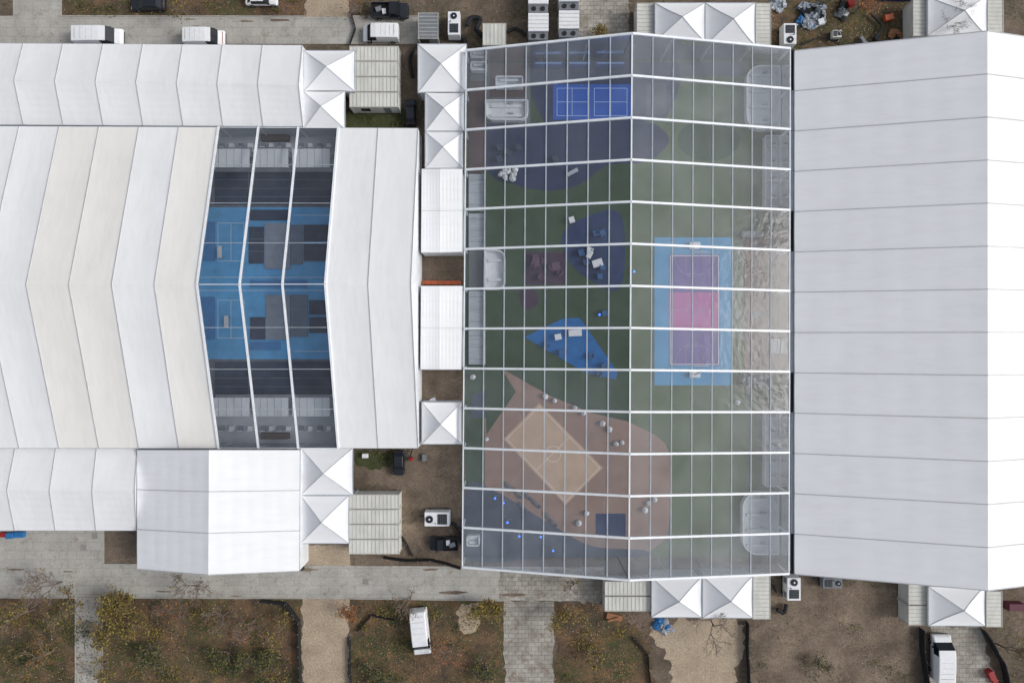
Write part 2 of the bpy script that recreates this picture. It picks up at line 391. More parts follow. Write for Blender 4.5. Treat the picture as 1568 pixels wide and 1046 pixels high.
def cabin(x0,y0,x1,y1,axis='x',h=2.7,mat=None):
    mat=mat or cream
    a=W(x0,y1,h);b=W(x1,y0,h); cx,cy=(a.x+b.x)/2,(a.y+b.y)/2; sx,sy=b.x-a.x,b.y-a.y
    m=MB(); m.box(cx,cy,.15,sx-.1,sy-.1,h-.25,mat)
    m.box(cx,cy,h-.1,sx-.02,sy-.02,.06,mat)
    for s in (-1,1):
        m.box(cx,cy+s*(sy/2-.05),h-.04,sx,.07,.06,creamd); m.box(cx+s*(sx/2-.05),cy,h-.04,.07,sy-.18,.06,creamd)
        for t in (-1,1): m.box(cx+s*(sx/2-.08),cy+t*(sy/2-.08),0,.18,.18,h-.02,creamd)
    n=max(3,int((sx if axis=='x' else sy)/.5))
    for i in range(1,n):
        t=i/n-.5
        if axis=='x': m.box(cx+t*sx,cy,h-.04,.07,sy-.22,.04,creamd)
        else: m.box(cx,cy+t*sy,h-.04,sx-.22,.07,.04,creamd)
    m.box(cx+sx*.25,cy-sy/2+.04,.2,.9,.06,2.0,gpaint); m.box(cx-sx*.2,cy-sy/2+.04,1.0,1.2,.06,1.0,glass)
    m.obj('portable_cabin')
for y in (71,94.5,118,141.5): cabin(535,y,610,y+23,'x')
for y in (757,780,803,826): cabin(534,y,611,y+22.5,'x')
cabin(975,5,1002,53,'y');cabin(1157,5,1181,70,'y');cabin(926,890,997,912,'x');cabin(926,913,997,936,'x')
cabin(1153,880,1180,948,'y');cabin(1398,0,1420,56,'y');cabin(1512,0,1537,50,'y');cabin(1391,894,1420,926,'y');cabin(1391,927,1420,957,'y');cabin(1510,905,1535,960,'y')
cabin(739,36,775,70,'x',2.6);cabin(640,20,671,60,'y',2.4,gpaint)
def reefer(x0,y0,x1,y1,h=2.6):
    a=W(x0,y1,h);b=W(x1,y0,h); cx,cy=(a.x+b.x)/2,(a.y+b.y)/2; sx,sy=b.x-a.x,b.y-a.y; m=MB()
    m.box(cx,cy+.5,.15,sx,sy-1.1,h-.15,wpaint); m.box(cx,cy-sy/2+.5,.15,sx-.1,.95,h-.5,gpaint)
    for k in (-1,1): m.tube((cx+k*sx*.22,cy-sy/2+.5,h-.35),(cx+k*sx*.22,cy-sy/2+.5,h-.2),.3,.3,black,12)
    for k in range(4): m.box(cx,cy+.5+(k-1.5)*(sy-1.4)/4,h,sx-.1,.06,.04,creamd)
    m.obj('refrigerated_container')
reefer(809,-35,840,18);reefer(809,20,840,60);reefer(856,-40,887,14);reefer(856,16,887,56)
# ---------------------------------------------------------------- vehicles
def loft(m,L,Wd,st,z0,body):
    n=len(st); rows=[]
    for (x,zb,zr,wf,_,_) in st:
        w=Wd/2
        e=.93 if (x in (st[0][0],st[-1][0])) else 1
        pts=[(w*.9*e,z0),(w*e,z0+.18),(w*e,zb),(w*wf*e,zr-.05),(w*(wf-.08)*e,zr)]
        rows.append([(x*L,-y,z) for y,z in pts]+[(x*L,y,z) for y,z in reversed(pts)])
    for i in range(n-1):
        _,_,_,_,side,top=st[i]
        a,b=rows[i],rows[i+1]
        for j in range(10):
            k=(j+1)%10
            mt=body
            if j in(2,6) and side: mt=glass
            if j in(3,4,5) and top: mt=glass if top==1 else top
            m.add([a[j],b[j],b[k],a[k]],[(3,2,1,0)],mt)
    m.add(rows[0],[tuple(range(10))],body); m.add(rows[-1],[tuple(range(9,-1,-1))],body)
def vehicle(name,px,py,L,Wd,rot,body,kind='van',hh=1.0,stripe=None):
    m=MB()
    if kind=='van':
        st=[(-.5,1.0,1.95,.93,0,0),(-.485,1.15,2.2,.93,0,0),(-.2,1.2,2.3,.92,0,0),(.1,1.2,2.3,.92,1,0),(.24,1.18,2.2,.9,1,1),(.36,1.08,1.3,.92,0,0),(.46,.95,1.08,.93,0,0),(.49,.82,.9,.93,0,0),(.5,.7,.76,.93,0,0)]
        for t in (-.4,-.28,-.16,-.04): m.box(t*L,0,2.27*hh,.04,Wd*.7,.04,creamd)
    elif kind=='car':
        st=[(-.5,.75,.82,.93,0,0),(-.47,.88,1.0,.93,0,0),(-.42,.92,1.04,.9,0,1),(-.3,.95,1.42,.8,1,0),(-.05,.95,1.47,.8,1,0),(.1,.95,1.43,.8,1,1),(.25,.93,1.03,.9,0,0),(.46,.82,.9,.9,0,0),(.5,.65,.7,.9,0,0)]
    else:
        st=[(-.5,.85,.9,.95,0,black),(-.02,.9,.95,.95,0,0),(0,.95,1.75,.82,1,0),(.2,.95,1.78,.82,1,1),(.3,.95,1.08,.9,0,0),(.47,.88,.96,.9,0,0),(.5,.7,.75,.9,0,0)]
        for s in(-1,1): m.box(-.25*L,s*(Wd/2-.06),.9,L*.48,.1,.35,body)
        m.box(-.495*L,0,.9,.08,Wd*.9,.35,body)
        m.box(-.3*L,.1,.92,.8,.6,.3,gpaint,.3); m.box(-.15*L,-.2,.92,.5,.7,.25,wpaint,.1)
    st=[(a,b*hh,c*hh,d,e,f) for a,b,c,d,e,f in st]
    loft(m,L,Wd,st,.28,body)
    for sx in (-.31,.32):
        for s in (-1,1):
            m.tube((sx*L,s*(Wd/2-.2),.34),(sx*L,s*(Wd/2+.02),.34),.34,.34,tyre,14); m.tube((sx*L,s*(Wd/2+.015),.34),(sx*L,s*(Wd/2+.03),.34),.18,.18,gpaint,10)
    for s in(-1,1):
        m.box(.25*L,s*(Wd/2+.1),1.05*hh,.18,.2,.2,dpaint)
        m.box(.485*L,s*Wd*.36,.62,.1,.3,.16,lampglass); m.box(-.497*L,s*Wd*.4,.8,.05,.16,.3,redl)
    m.box(.5*L,0,.35,.1,Wd*.85,.18,dpaint); m.box(-.5*L,0,.35,.1,Wd*.85,.18,dpaint)
    if stripe: m.box(.43*L,0,1.03*hh,.5,Wd*.8,.05,stripe)
    p=W(px,py,1.4)
    return m.obj(name,None,(p.x,p.y,.03),rot,bevel=.05)
pi=math.pi
vehicle('parked_van',149,55,6.3,2.2,0,wpaint)
vehicle('parked_van',312,57,5.2,2.1,0,wpaint,'van',1,redm)
vehicle('parked_van',582,49,5.0,2.1,pi,wpaint,'van',.85)
vehicle('parked_van',643,969,6.3,2.3,-pi/2+.1,wpaint)
vehicle('parked_van',1445,1008,6.0,2.5,pi/2,wpaint)
vehicle('parked_pickup_truck',596,14,5.0,2.0,0,dpaint,'pickup')
vehicle('parked_car',223,2,4.6,1.9,pi,dpaint,'car')
vehicle('parked_car',610,710,3.4,1.5,-pi/2,dpaint,'car',1.1)
vehicle('parked_car',628,170,3.6,1.4,pi/2,dpaint,'car',1.1)
vehicle('parked_pickup_truck',679,834,3.9,1.8,pi,dpaint,'pickup')
vehicle('parked_car',398,-6,4.4,1.9,0,wpaint,'car')
def genset(px,py,L,Wd,rot,body,h=2.0):
    m=MB(); m.box(0,0,.25,L,Wd,.15,dpaint); m.box(0,0,.4,L*.95,Wd*.92,h-.4,body,0,.97)
    m.box(-L*.2,0,h,L*.36,Wd*.66,.05,dpaint)
    for i in range(5): m.box(-L*.34+i*L*.07,0,h+.05,.04,Wd*.6,.04,gpaint)
    m.tube((L*.28,0,h),(L*.28,0,h+.12),Wd*.24,Wd*.24,dpaint,14); m.tube((L*.28,0,h+.12),(L*.28,0,h+.15),Wd*.06,Wd*.06,alu,8)
    m.tube((L*.05,Wd*.25,h),(L*.05,Wd*.25,h+.4),.07,.07,gpaint,8)
    for s in(-1,1):
        m.box(s*L*.3,Wd*.46,.7,L*.25,.04,h*.5,gpaint); m.tube((s*L*.3,-Wd*.5,.25),(s*L*.3,Wd*.5,.25),.25,.25,tyre,10)
    m.beam((L/2,0,.35),(L/2+.9,0,.3),.1,.1,dpaint)
    p=W(px,py,h); m.obj('trailer_generator',None,(p.x,p.y,0),rot,bevel=.03)
genset(695,36,3.4,1.8,pi/2,wpaint);genset(669,795,3.6,2.1,pi,wpaint);genset(1216,902,3.3,2.0,pi/2,wpaint);genset(1210,52,3.0,1.9,-pi/2,wpaint);genset(1275,893,2.8,1.5,0,gpaint,1.4)
genset(1282,52,1.3,1.1,0,cream,1.1)
def duct(pts,r,mat,name='heating_duct',h=.5):
    m=MB(); P=[W(x,y,h) for x,y in pts]
    Q=[]
    for i in range(len(P)-1):
        p0=P[max(0,i-1)];p1=P[i];p2=P[i+1];p3=P[min(len(P)-1,i+2)]
        for k in range(6):
            t=k/6; Q.append(.5*((2*p1)+(p2-p0)*t+(2*p0-5*p1+4*p2-p3)*t*t+(3*p1-p0-3*p2+p3)*t**3))
    Q.append(P[-1])
    for i in range(len(Q)-1):
        m.tube(Q[i],Q[i+1],r*(1 if i%2 else .9),r*(.9 if i%2 else 1),mat,8)
    m.obj(name)
duct([(715,40),(722,28),(735,30),(730,45),(738,55)],.35,black);duct([(700,55),(712,62),(708,72)],.3,black);duct([(775,50),(790,45),(805,55)],.28,black)
duct([(1204,925),(1200,938),(1190,932)],.3,black);duct([(640,70),(628,90),(632,120)],.25,black);duct([(692,800),(705,812),(708,830)],.28,black)
duct([(1330,20),(1350,40),(1340,60),(1365,66)],.15,black,'cable');duct([(1225,70),(1260,58),(1290,70),(1320,62)],.1,black,'cable');duct([(620,600),(640,640),(628,700)],.08,black,'cable')
def fence(pts,h=1.1,name='black_fence'):
    m=MB()
    for i in range(len(pts)-1):
        p=W(*pts[i],0);q=W(*pts[i+1],0); n=max(1,int((q-p).length/1.5))
        prev=p
        for k in range(n):
            b=p.lerp(q,(k+1)/n)
            if k<n-1: b=b+Vector((random.uniform(-.12,.12),random.uniform(-.12,.12),0))
            a=prev; prev=b
            m.beam(a+Vector((0,0,h/2)),b+Vector((0,0,h/2)),.1,h,black); m.tube(a,a+Vector((0,0,h+.15)),.05,.05,gpaint,6)
    m.obj(name)
fence([(588,851),(620,856),(660,855),(706,868)]);fence([(461,832),(466,870)]);fence([(400,917),(440,922),(460,950),(463,1100)]);fence([(1143,950),(1146,1100)]);fence([(1408,960),(1408,990),(1425,1100)],1.3);fence([(1500,960),(1530,1010),(1545,1090)],1.3)
fence([(548,965),(570,940),(606,948)],.6);fence([(537,975),(540,1100)],.7);fence([(970,975),(992,1000),(996,1046)],.6);fence([(536,70),(545,45),(538,20)],.5)
fence([(612,815),(632,850)],.5);fence([(1180,890),(1186,905)],.8)
m=MB(); p=W(676,433,.8); m.box(p.x,p.y,0,5.2,.5,.9,orange)
for k in range(6): m.box(p.x-2.2+k*.9,p.y,.9,.1,.55,.12,wood)
m.obj('orange_barrier')
def box_pile(name,items):
    m=MB()
    for px,py,sx,sy,sz,rot,mt in items:
        p=W(px,py); m.box(p.x,p.y,0.02,sx,sy,sz,mt,rot,.96)
    m.obj(name,bevel=.03)
box_pile('timber_stack',[(940,943,2.2,.8,.4,-.2,wood),(938,946,1.6,.3,.6,.3,wood)])
box_pile('storage_crates',[(1358,30,1.2,.8,.7,.2,orange),(1300,8,1.0,.9,.8,.4,redm),(1340,60,.9,.6,.5,1,black),(1255,36,.8,.8,.6,.3,wpaint),(1320,65,.5,1.4,.5,.6,gpaint)])
box_pile('storage_crates',[(1513,1030,.8,1.3,.9,.4,redm),(1520,1040,.7,.7,.6,1.2,redm),(1548,925,2.2,1.0,1.2,0,M('maroon_cover',(90,40,55),.7,.1,1))])
box_pile('storage_crates',[(560,697,.8,.6,.6,0,wpaint),(630,702,.5,.5,.6,.2,redm),(663,612,.8,.5,.5,.4,wpaint),(650,700,.6,1,.5,0,gpaint)])
box_pile('storage_crates',[(20,818,1.0,.8,.8,.1,bluem),(33,817,1.3,.8,.6,0,bluem),(8,817,.9,.6,.7,0,redm)])
box_pile('blue_equipment_cover',[(1370,-2,4.2,.9,1.0,0,M('navy_cover',(30,50,110),.7,.1,1))])
def tarp(px,py,rx,ry,mats,n=16):
    m=MB()
    for k in range(n):
        p=W(px+random.uniform(-rx,rx),py+random.uniform(-ry,ry)); m.blob((p.x,p.y,.2),random.uniform(.3,.9),random.uniform(.25,.8),random.uniform(.15,.4),random.choice(mats),.5,9,5)
    m.obj('crumpled_tarp')
plast=M('plastic_sheet',(150,158,168),.4,.3,2); tarp(1240,24,18,16,[plast,plast,plast,bluem,gpaint,dpaint],34); tarp(1014,958,11,8,[bluem,bluem,plast],12); tarp(1190,8,8,8,[plast],6); tarp(1290,20,8,10,[black,gpaint],6); tarp(1370,60,12,6,[black,gpaint,wood],7)
# ---------------------------------------------------------------- inside the transparent tent
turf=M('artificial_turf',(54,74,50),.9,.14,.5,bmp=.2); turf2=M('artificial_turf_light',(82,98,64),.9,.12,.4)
navy=M('navy_flooring',(30,42,78),.7,.15,.6); bblue=M('blue_court_floor',(20,82,176),.6,.1,.5); lblue=M('light_blue_court',(76,148,190),.6,.08,.5)
purp=M('purple_court',(108,90,150),.6,.06,.5); pink=M('pink_court',(182,96,158),.6,.05,.5); terr=M('terracotta_floor',(146,118,104),.85,.1,.35); tan=M('tan_mat',(190,162,138),.85,.06,.5)
brown=M('brown_deck',(128,92,74),.8,.15,.5,0,(1,8,1)); gdeck=M('grey_deck',(168,172,176),.7,.1,.5,0,(1,6,1)); line=M('white_line_paint',(215,218,222),.6,.03,2)
brownd=M('dark_brown_deck',(84,66,66),.8,.15,.5,0,(1,8,1))
maroon=M('maroon_rug',(66,46,66),.9,.15,1); navy2=M('navy_rug',(36,54,92),.9,.15,1); asph=M('grey_flooring',(98,100,104),.8,.15,.5); wfab=M('white_upholstery',(216,217,218),.8,.08,1.2)
softl=M('faint_line_paint',(156,140,180),.6,.05,2); tanl=M('tan_line_paint',(222,206,186),.6,.05,2); slate=M('slate_flooring',(64,72,88),.8,.15,.5)
def fsheet(name,pts,lv,mat): return sheet(name,pts,.05+lv*.01,mat)
fsheet('artificial_turf',rect(713,95,1193,853),0,turf)
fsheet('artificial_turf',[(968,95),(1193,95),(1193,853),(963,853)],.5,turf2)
def ell(cx,cy,rx,ry,n=36): return [(cx+rx*math.cos(2*pi*i/n),cy+ry*math.sin(2*pi*i/n)) for i in range(n)]
def smooth(pts,k=8):
    n=len(pts); out=[]
    for i in range(n):
        p0,p1,p2,p3=[Vector(pts[(i+d)%n]) for d in (-1,0,1,2)]
        for j in range(k):
            t=j/k; out.append(tuple(.5*((2*p1)+(p2-p0)*t+(2*p0-5*p1+4*p2-p3)*t*t+(3*p1-p0-3*p2+p3)*t**3)))
    return out
fsheet('navy_carpet',smooth([(745,192),(810,192),(880,188),(965,188),(1005,192),(1024,218),(990,248),(930,254),(885,284),(840,292),(790,284),(747,262)]),1,navy)
fsheet('navy_carpet',[(810,96),(1040,96),(1042,120),(1036,150),(1020,182),(968,190),(835,192),(815,150)],1.5,navy)
fsheet('blue_sports_court',rect(847,130,966,184),2,bblue)
fsheet('grey_flooring',rect(720,97,812,190),1.8,asph); fsheet('brown_deck',rect(718,125,745,265),2.4,brownd); fsheet('brown_deck',rect(750,97,806,150),2.6,brownd)
fsheet('grey_flooring',rect(990,128,1020,176),2.2,slate)
fsheet('dark_turf_zone',ell(1085,215,48,32),1.1,turf);fsheet('navy_carpet',rect(1040,96,1140,118),1.3,slate)
def lines(name,segs,lv,w=.1,mt=None):
    m=MB(); z=.05+lv*.01
    for a,b in segs:
        p=W(*a);q=W(*b);p.z=q.z=z; d=(q-p).normalized(); r=Vector((-d.y,d.x,0))*w/2; m.add([p-r,q-r,q+r,p+r],[(0,1,2,3)],mt or line)
        z+=.0004
    return m.obj(name)
def rs(a,b,c,d): return [((a,b),(c,b)),((c,b),(c,d)),((c,d),(a,d)),((a,d),(a,b))]
bl=M('pale_blue_line',(130,168,210),.6,.05,2)
lines('court_markings',rs(853,136,900,178)+[((876,136),(876,178)),((853,157),(900,157))]+rs(910,136,960,178)+[((935,136),(935,178)),((910,157),(960,157))],2.6,.08,M('bright_line',(160,190,225),.6,.05,2))
m=MB()
for x0,x1 in ((818,862),(870,905),(912,958)):
    a=W(x0,90,1.5);b=W(x1,90,1.5); m.box((a.x+b.x)/2,a.y-.6,.1,b.x-a.x,.4,1.3,M('blue_banner',(30,70,140),.5,.1,1)); m.box((a.x+b.x)/2,a.y-.6,1.4,(b.x-a.x)*.9,.15,.06,bl)
m.obj('banner_wall')
fsheet('basketball_court',rect(1002,364,1120,590),1.2,lblue)
fsheet('basketball_court',rect(1024,390,1102,560),1.7,purp); fsheet('basketball_court',rect(1024,448,1102,506),2.2,pink)
def arc(cx,cy,rx,ry,a0,a1,n=20):
    P=[(cx+rx*math.cos(a0+(a1-a0)*i/n),cy+ry*math.sin(a0+(a1-a0)*i/n)) for i in range(n+1)]; return list(zip(P[:-1],P[1:]))
lines('court_markings',[((1026,475),(1100,475))]+arc(1063,475,11,11,0,2*pi)+arc(1063,392,30,32,0,pi)+arc(1063,558,30,32,pi,2*pi)+rs(1050,392,1076,420)+rs(1050,530,1076,558),3,.06,softl)
lines('court_markings',rs(1026,392,1100,558),6,.11)
def hoop(px,py,s):
    m=MB(); p=W(px,py); z=0.1
    m.box(0,0,z,1.4,.9,.5,wpaint); m.beam((0,0,.5),(0,s*.4,2.9),.15,.15,gpaint); m.beam((0,s*.4,2.9),(0,s*1.2,3.0),.1,.1,gpaint); m.box(0,s*1.25,2.7,1.8,.05,1.05,wpaint)
    for i in range(12):
        t=i*pi/6;u=t+pi/6; m.tube((.23*math.cos(t),s*1.55+.23*math.sin(t),3.0),(.23*math.cos(u),s*1.55+.23*math.sin(u),3.0),.02,.02,orange,5)
    m.obj('basketball_hoop',None,(p.x,p.y,0))
hoop(1063,377,-1);hoop(1063,573,1)
fsheet('brown_deck',rect(1140,355,1190,572),1.5,brown)
fsheet('light_grey_mat',rect(1122,368,1138,520),1.6,M('muted_green_mat',(112,124,108),.8,.1,.5))
for y0,y1 in ((268,324),(328,380),(446,502),(506,558)):
    m=MB(); a=W(718,y1);b=W(742,y0); m.box((a.x+b.x)/2,(a.y+b.y)/2,.06,b.x-a.x,b.y-a.y,.35,gdeck)
    for k in range(3): m.box((a.x+b.x)/2,a.y+(b.y-a.y)*(k+.5)/3,.41,b.x-a.x,.05,.03,gpaint)
    m.box(b.x+.05,(a.y+b.y)/2,.06,.1,b.y-a.y,.9,wfab); m.obj('seating_platform')
fsheet('grey_flooring',rect(718,384,746,442),2.2,asph)
fsheet('terracotta_floor',[(742,572),(775,568),(840,605),(905,632),(960,645),(1000,664),(1018,678),(1028,700),(1027,740),(1026,790),(1022,822),(985,853),(880,853),(850,835),(742,750)],1,terr)
fsheet('grey_flooring',smooth([(716,745),(755,750),(840,800),(905,835),(985,842),(985,853),(850,853),(716,853)]),1.6,slate)
fsheet('tan_court',[(826,617),(923,716),(866,773),(771,672)],1.8,tan)
lines('court_markings',[((826,622),(918,716)),((918,716),(866,768)),((866,768),(776,672)),((776,672),(826,622)),((872,669),(821,720))]+arc(847,695,12,12,0,2*pi),2.3,.08,tanl)
fsheet('navy_carpet',rect(912,786,958,822),2.8,navy2);fsheet('navy_carpet',[(722,605),(760,590),(782,600),(770,625),(745,640),(722,640)],2.6,slate)
fsheet('dark_turf',[(742,572),(770,568),(790,600),(745,665)],2.8,turf)
fsheet('maroon_rug',rect(804,386,866,436),2,maroon);fsheet('navy_rug',smooth([(865,352),(930,322),(955,345),(950,440),(905,430),(868,395)]),2,navy2)
fsheet('blue_rug',[(803,516),(862,488),(888,487),(945,570),(943,581),(895,570)],2,M('blue_rug',(22,98,160),.85,.12,1))
fsheet('purple_rug',smooth([(795,448),(815,442),(825,462),(805,475)]),2,maroon)
def armchair(px,py,rot,mt,s=1.0):
    m=MB(); m.box(0,0,.22,.8*s,.8*s,.2,mt); m.box(-.33*s,0,.42,.16,.8*s,.45,mt)
    for k in(-1,1): m.box(.05,k*.36*s,.42,.62*s,.12,.22,mt)
    for a in(-1,1):
        for b in(-1,1): m.tube((a*.3*s,b*.3*s,0),(a*.3*s,b*.3*s,.22),.03,.03,dpaint,6)
    p=W(px,py); m.obj('armchair',None,(p.x,p.y,.08),rot,bevel=.04)
def table(px,py,rot,sx,sy,mt):
    m=MB(); m.box(0,0,.68,sx,sy,.06,mt)
    for a in(-1,1):
        for b in(-1,1): m.box(a*sx*.43,b*sy*.43,0,.07,.07,.68,gpaint)
    p=W(px,py); m.obj('table',None,(p.x,p.y,.08),rot)
def sofa(px,py,rot,L,mt):
    m=MB(); m.box(0,0,.12,L,.9,.32,mt); m.box(0,-.38,.44,L,.18,.42,mt)
    for k in(-1,1): m.box(k*(L/2-.1),.03,.44,.2,.8,.2,mt)
    n=max(2,int(L/.8))
    for k in range(n): m.box(-L/2+.2+(k+.5)*(L-.4)/n,.06,.44,(L-.4)/n-.06,.68,.1,mt)
    p=W(px,py); m.obj('sofa',None,(p.x,p.y,.08),rot,bevel=.05)
bch=M('blue_upholstery',(56,96,144),.8,.1,2);mch=M('mauve_upholstery',(96,68,88),.8,.1,2);dch=M('slate_upholstery',(60,70,92),.8,.1,2)
for x,y,r,mt in ((890,388,.3,bch),(903,384,1.2,wfab),(897,402,2,bch),(922,410,.2,bch),(912,358,1.8,bch),(922,358,.4,bch),(918,424,0,bch),
    (820,395,0,mch),(833,400,1.6,mch),(845,410,.6,mch),(857,418,2.2,mch),(815,408,3,mch),(828,425,1,mch),(875,338,.3,wfab),
    (838,528,.7,bch),(860,540,.2,bch),(905,545,1.3,bch),(925,560,.4,bch),(918,572,2.2,bch),(925,480,.3,bch),
    (765,228,0,dch),(778,235,1,dch),(795,228,.4,dch),(765,245,.4,dch),(850,245,.4,dch)): armchair(x,y,r,mt,random.uniform(.85,1.05))
table(914,404,.3,1.4,1.0,wfab);table(902,391,1.1,1.0,.7,wfab);table(880,510,.05,1.8,.9,wfab);table(854,516,.2,.9,.8,wfab);table(876,266,.5,1.6,.5,gdeck);table(820,403,0,1.1,1.1,mch);table(851,409,.2,1.1,1.1,mch)
sofa(1150,360,0,3,gpaint);sofa(1185,530,pi/2,2.0,wfab);sofa(1155,582,0,2.4,gdeck)
def bean(px,py,mt=None,s=.6):
    m=MB(); m.blob((0,0,.3),s,s*.9,.34,mt or wfab,.1,10,6); m.blob((-.15*s,0,.55),s*.55,s*.5,.25,mt or wfab,.1,8,5)
    p=W(px,py); m.obj('bean_bag',None,(p.x,p.y,.08),random.uniform(0,6),smooth=True)
for x,y in ((835,607),(849,613),(880,624),(893,632),(922,648),(933,657),(943,679),(952,677),(992,770),(1002,764),(987,780),(898,785),(886,800),(745,672),(724,577),(1128,616)): bean(x,y,None,random.uniform(.3,.45))
for x,y in ((778,744),(792,754),(806,757),(820,770),(838,790),(800,775),(845,798)):
    m=MB(); m.blob((0,0,.12),.9,.3,.14,asph,.06,12,5); m.blob((.7,0,.2),.28,.26,.14,dch,.06,8,4); p=W(x,y); m.obj('yoga_bolster',None,(p.x,p.y,.08),-.8+random.uniform(-.15,.15),smooth=True)
def pod(px0,py0,px1,py1,corner,name='lounge_pod',h=1.1,bench=True):
    a=W(px0,py1);b=W(px1,py0); cx,cy=(a.x+b.x)/2,(a.y+b.y)/2; sx,sy=b.x-a.x,b.y-a.y; m=MB()
    pts=[]
    r=min(sx,sy)*.42
    for ci,(ux,uy,a0) in enumerate(((1,1,0),(-1,1,pi/2),(-1,-1,pi),(1,-1,1.5*pi))):
        rr=r if ci in corner else .15
        for k in range(7):
            t=a0+(k/6)*pi/2
            pts.append((cx+ux*(sx/2-rr)+rr*math.cos(t),cy+uy*(sy/2-rr)+rr*math.sin(t)))
    m.poly([(x,y,.35) for x,y in pts],wfab)
    n=len(pts)
    for i in range(n):
        p=pts[i];q=pts[(i+1)%n]
        if math.hypot(p[0]-q[0],p[1]-q[1])<.01: continue
        m.beam((p[0],p[1],h/2),(q[0],q[1],h/2),.16,h,wfab)
    k=max(2,int(sy/2.0))
    for i in range(k):
        y=cy-sy/2+(i+.5)*sy/k; m.box(cx,y,.35,sx*.72,.35,.32,wfab)
        if bench: m.box(cx+sx*.1,y+.35,.35,.6,.2,.4,gdeck)
    m.obj(name)
pod(744,158,808,187,(2,3));pod(744,385,773,444,(0,3),bench=False);pod(1140,106,1190,202,(1,2));pod(1168,212,1191,318,());pod(1168,628,1191,742,());pod(1134,752,1188,845,(1,2));pod(760,122,800,138,())
pod(722,100,745,112,());pod(716,818,734,832,())
m=MB()
for i in range(6):
    p=W(1160,380+i*34); m.box(p.x,p.y,.08,1.4,.7,.45,brown if i%3 else asph); m.box(p.x+.9,p.y,.08,.3,.7,.7,brown)
m.obj('wooden_benches')
m=MB()
for i in range(6):
    p=W(1136+i*8,580+(i%2)*5); m.box(p.x,p.y,.08,.4,1.3,1.0,gpaint if i%2 else asph); m.box(p.x,p.y,1.08,.2,.2,.15,gdeck)
m.obj('bar_counter')
m=MB()
for k in range(16):
    p=W(778+random.uniform(-11,11),268+random.uniform(-7,9)); m.blob((p.x,p.y,.5),.4,.35,.4,wfab,.35,7,4)
m.obj('balloon_cluster')
em,nt,b=newmat('blue_lamp'); b.inputs['Emission Color'].default_value=(.05,.2,1,1); b.inputs['Emission Strength'].default_value=2; b.inputs['Base Color'].default_value=(.05,.2,1,1)
for x,y in ((758,763),(771,770),(777,800),(795,821),(828,822),(847,843),(971,416),(918,482)):
    m=MB(); p=W(x,y,2.0)
    m.tube((0,0,.06),(0,0,1.9),.04,.03,gpaint,6)
    for k in range(3): t=k*2.1; m.beam((.5*math.cos(t),.5*math.sin(t),.06),(0,0,.7),.04,.04,gpaint)
    m.blob((0,0,2.0),.16,.16,.16,em,0,10,6); m.obj('stage_lamp',None,(p.x,p.y,0))
# ---------------------------------------------------------------- inside left tent
dk=M('dark_interior_floor',(104,112,124),.8,.2,.6); fsheet('tent_floor',rect(-160,205,634,680),0,dk)
pb=M('padel_blue',(88,168,220),.6,.1,.6); stripe=M('navy_mat',(46,60,86),.7,.2,.8); seam_m=M('mat_seam',(120,134,152),.7,.1,1)
fsheet('blue_sports_floor',[(296,318),(505,318),(505,550),(296,550)],1,pb)
def mat_box(x0,y0,x1,y1,mt,h,k_,name,vert=False):
    m=MB(); a=W(x0,y1);b=W(x1,y0); m.box((a.x+b.x)/2,(a.y+b.y)/2,.07,b.x-a.x,b.y-a.y,h,mt)
    for k in range(1,k_):
        if vert: m.box(a.x+(b.x-a.x)*k/k_,(a.y+b.y)/2,.07+h,.05,b.y-a.y,.012,seam_m)
        else: m.box((a.x+b.x)/2,a.y+(b.y-a.y)*k/k_,.07+h,b.x-a.x,.05,.012,seam_m)
    m.obj(name)
for y0 in (264,290,554,580):
    for x0,x1 in ((330,380),(383,444),(447,507)): mat_box(x0,y0,x1,y0+24,stripe,.1,2,'gym_mat')
gp=M('grey_platform',(136,146,160),.7,.1,.8); gp2=M('grey_platform_dark',(100,114,134),.7,.1,.8); pbd=M('padel_blue_dark',(60,128,186),.6,.1,.6)
for x0,y0,x1,y1,mt,k in ((406,342,445,412,gp,4),(446,345,464,405,gp2,1),(408,452,445,520,gp,4),(446,452,472,516,gp2,3),(382,348,404,404,stripe,3),(466,345,505,370,stripe,1),(466,374,505,400,stripe,1),(384,486,406,520,stripe,2),(474,460,505,482,stripe,1),(474,486,505,510,stripe,1),(384,322,444,338,stripe,1),(384,524,430,536,pbd,1),(300,340,330,400,pbd,1),(300,455,330,520,pbd,1),(384,430,470,440,pbd,1)):
    mat_box(x0,y0,x1,y1,mt,.18,k,'padded_platform')
lines('court_markings',rs(334,342,374,400)+rs(334,460,374,518)+[((354,342),(354,400)),((354,460),(354,518)),((300,425),(505,425)),((300,445),(505,445)),((450,330),(505,330)),((450,538),(505,538))],1.8,.08,M('bright_line2',(200,220,235),.6,.05,2))
for x,y in ((340,387),(350,493)): table(x,y,0,.6,1.6,wfab)
lg=M('light_grey_flooring',(190,194,200),.7,.08,.5); wp2=M('white_partition',(240,242,244),.7,.04,1)
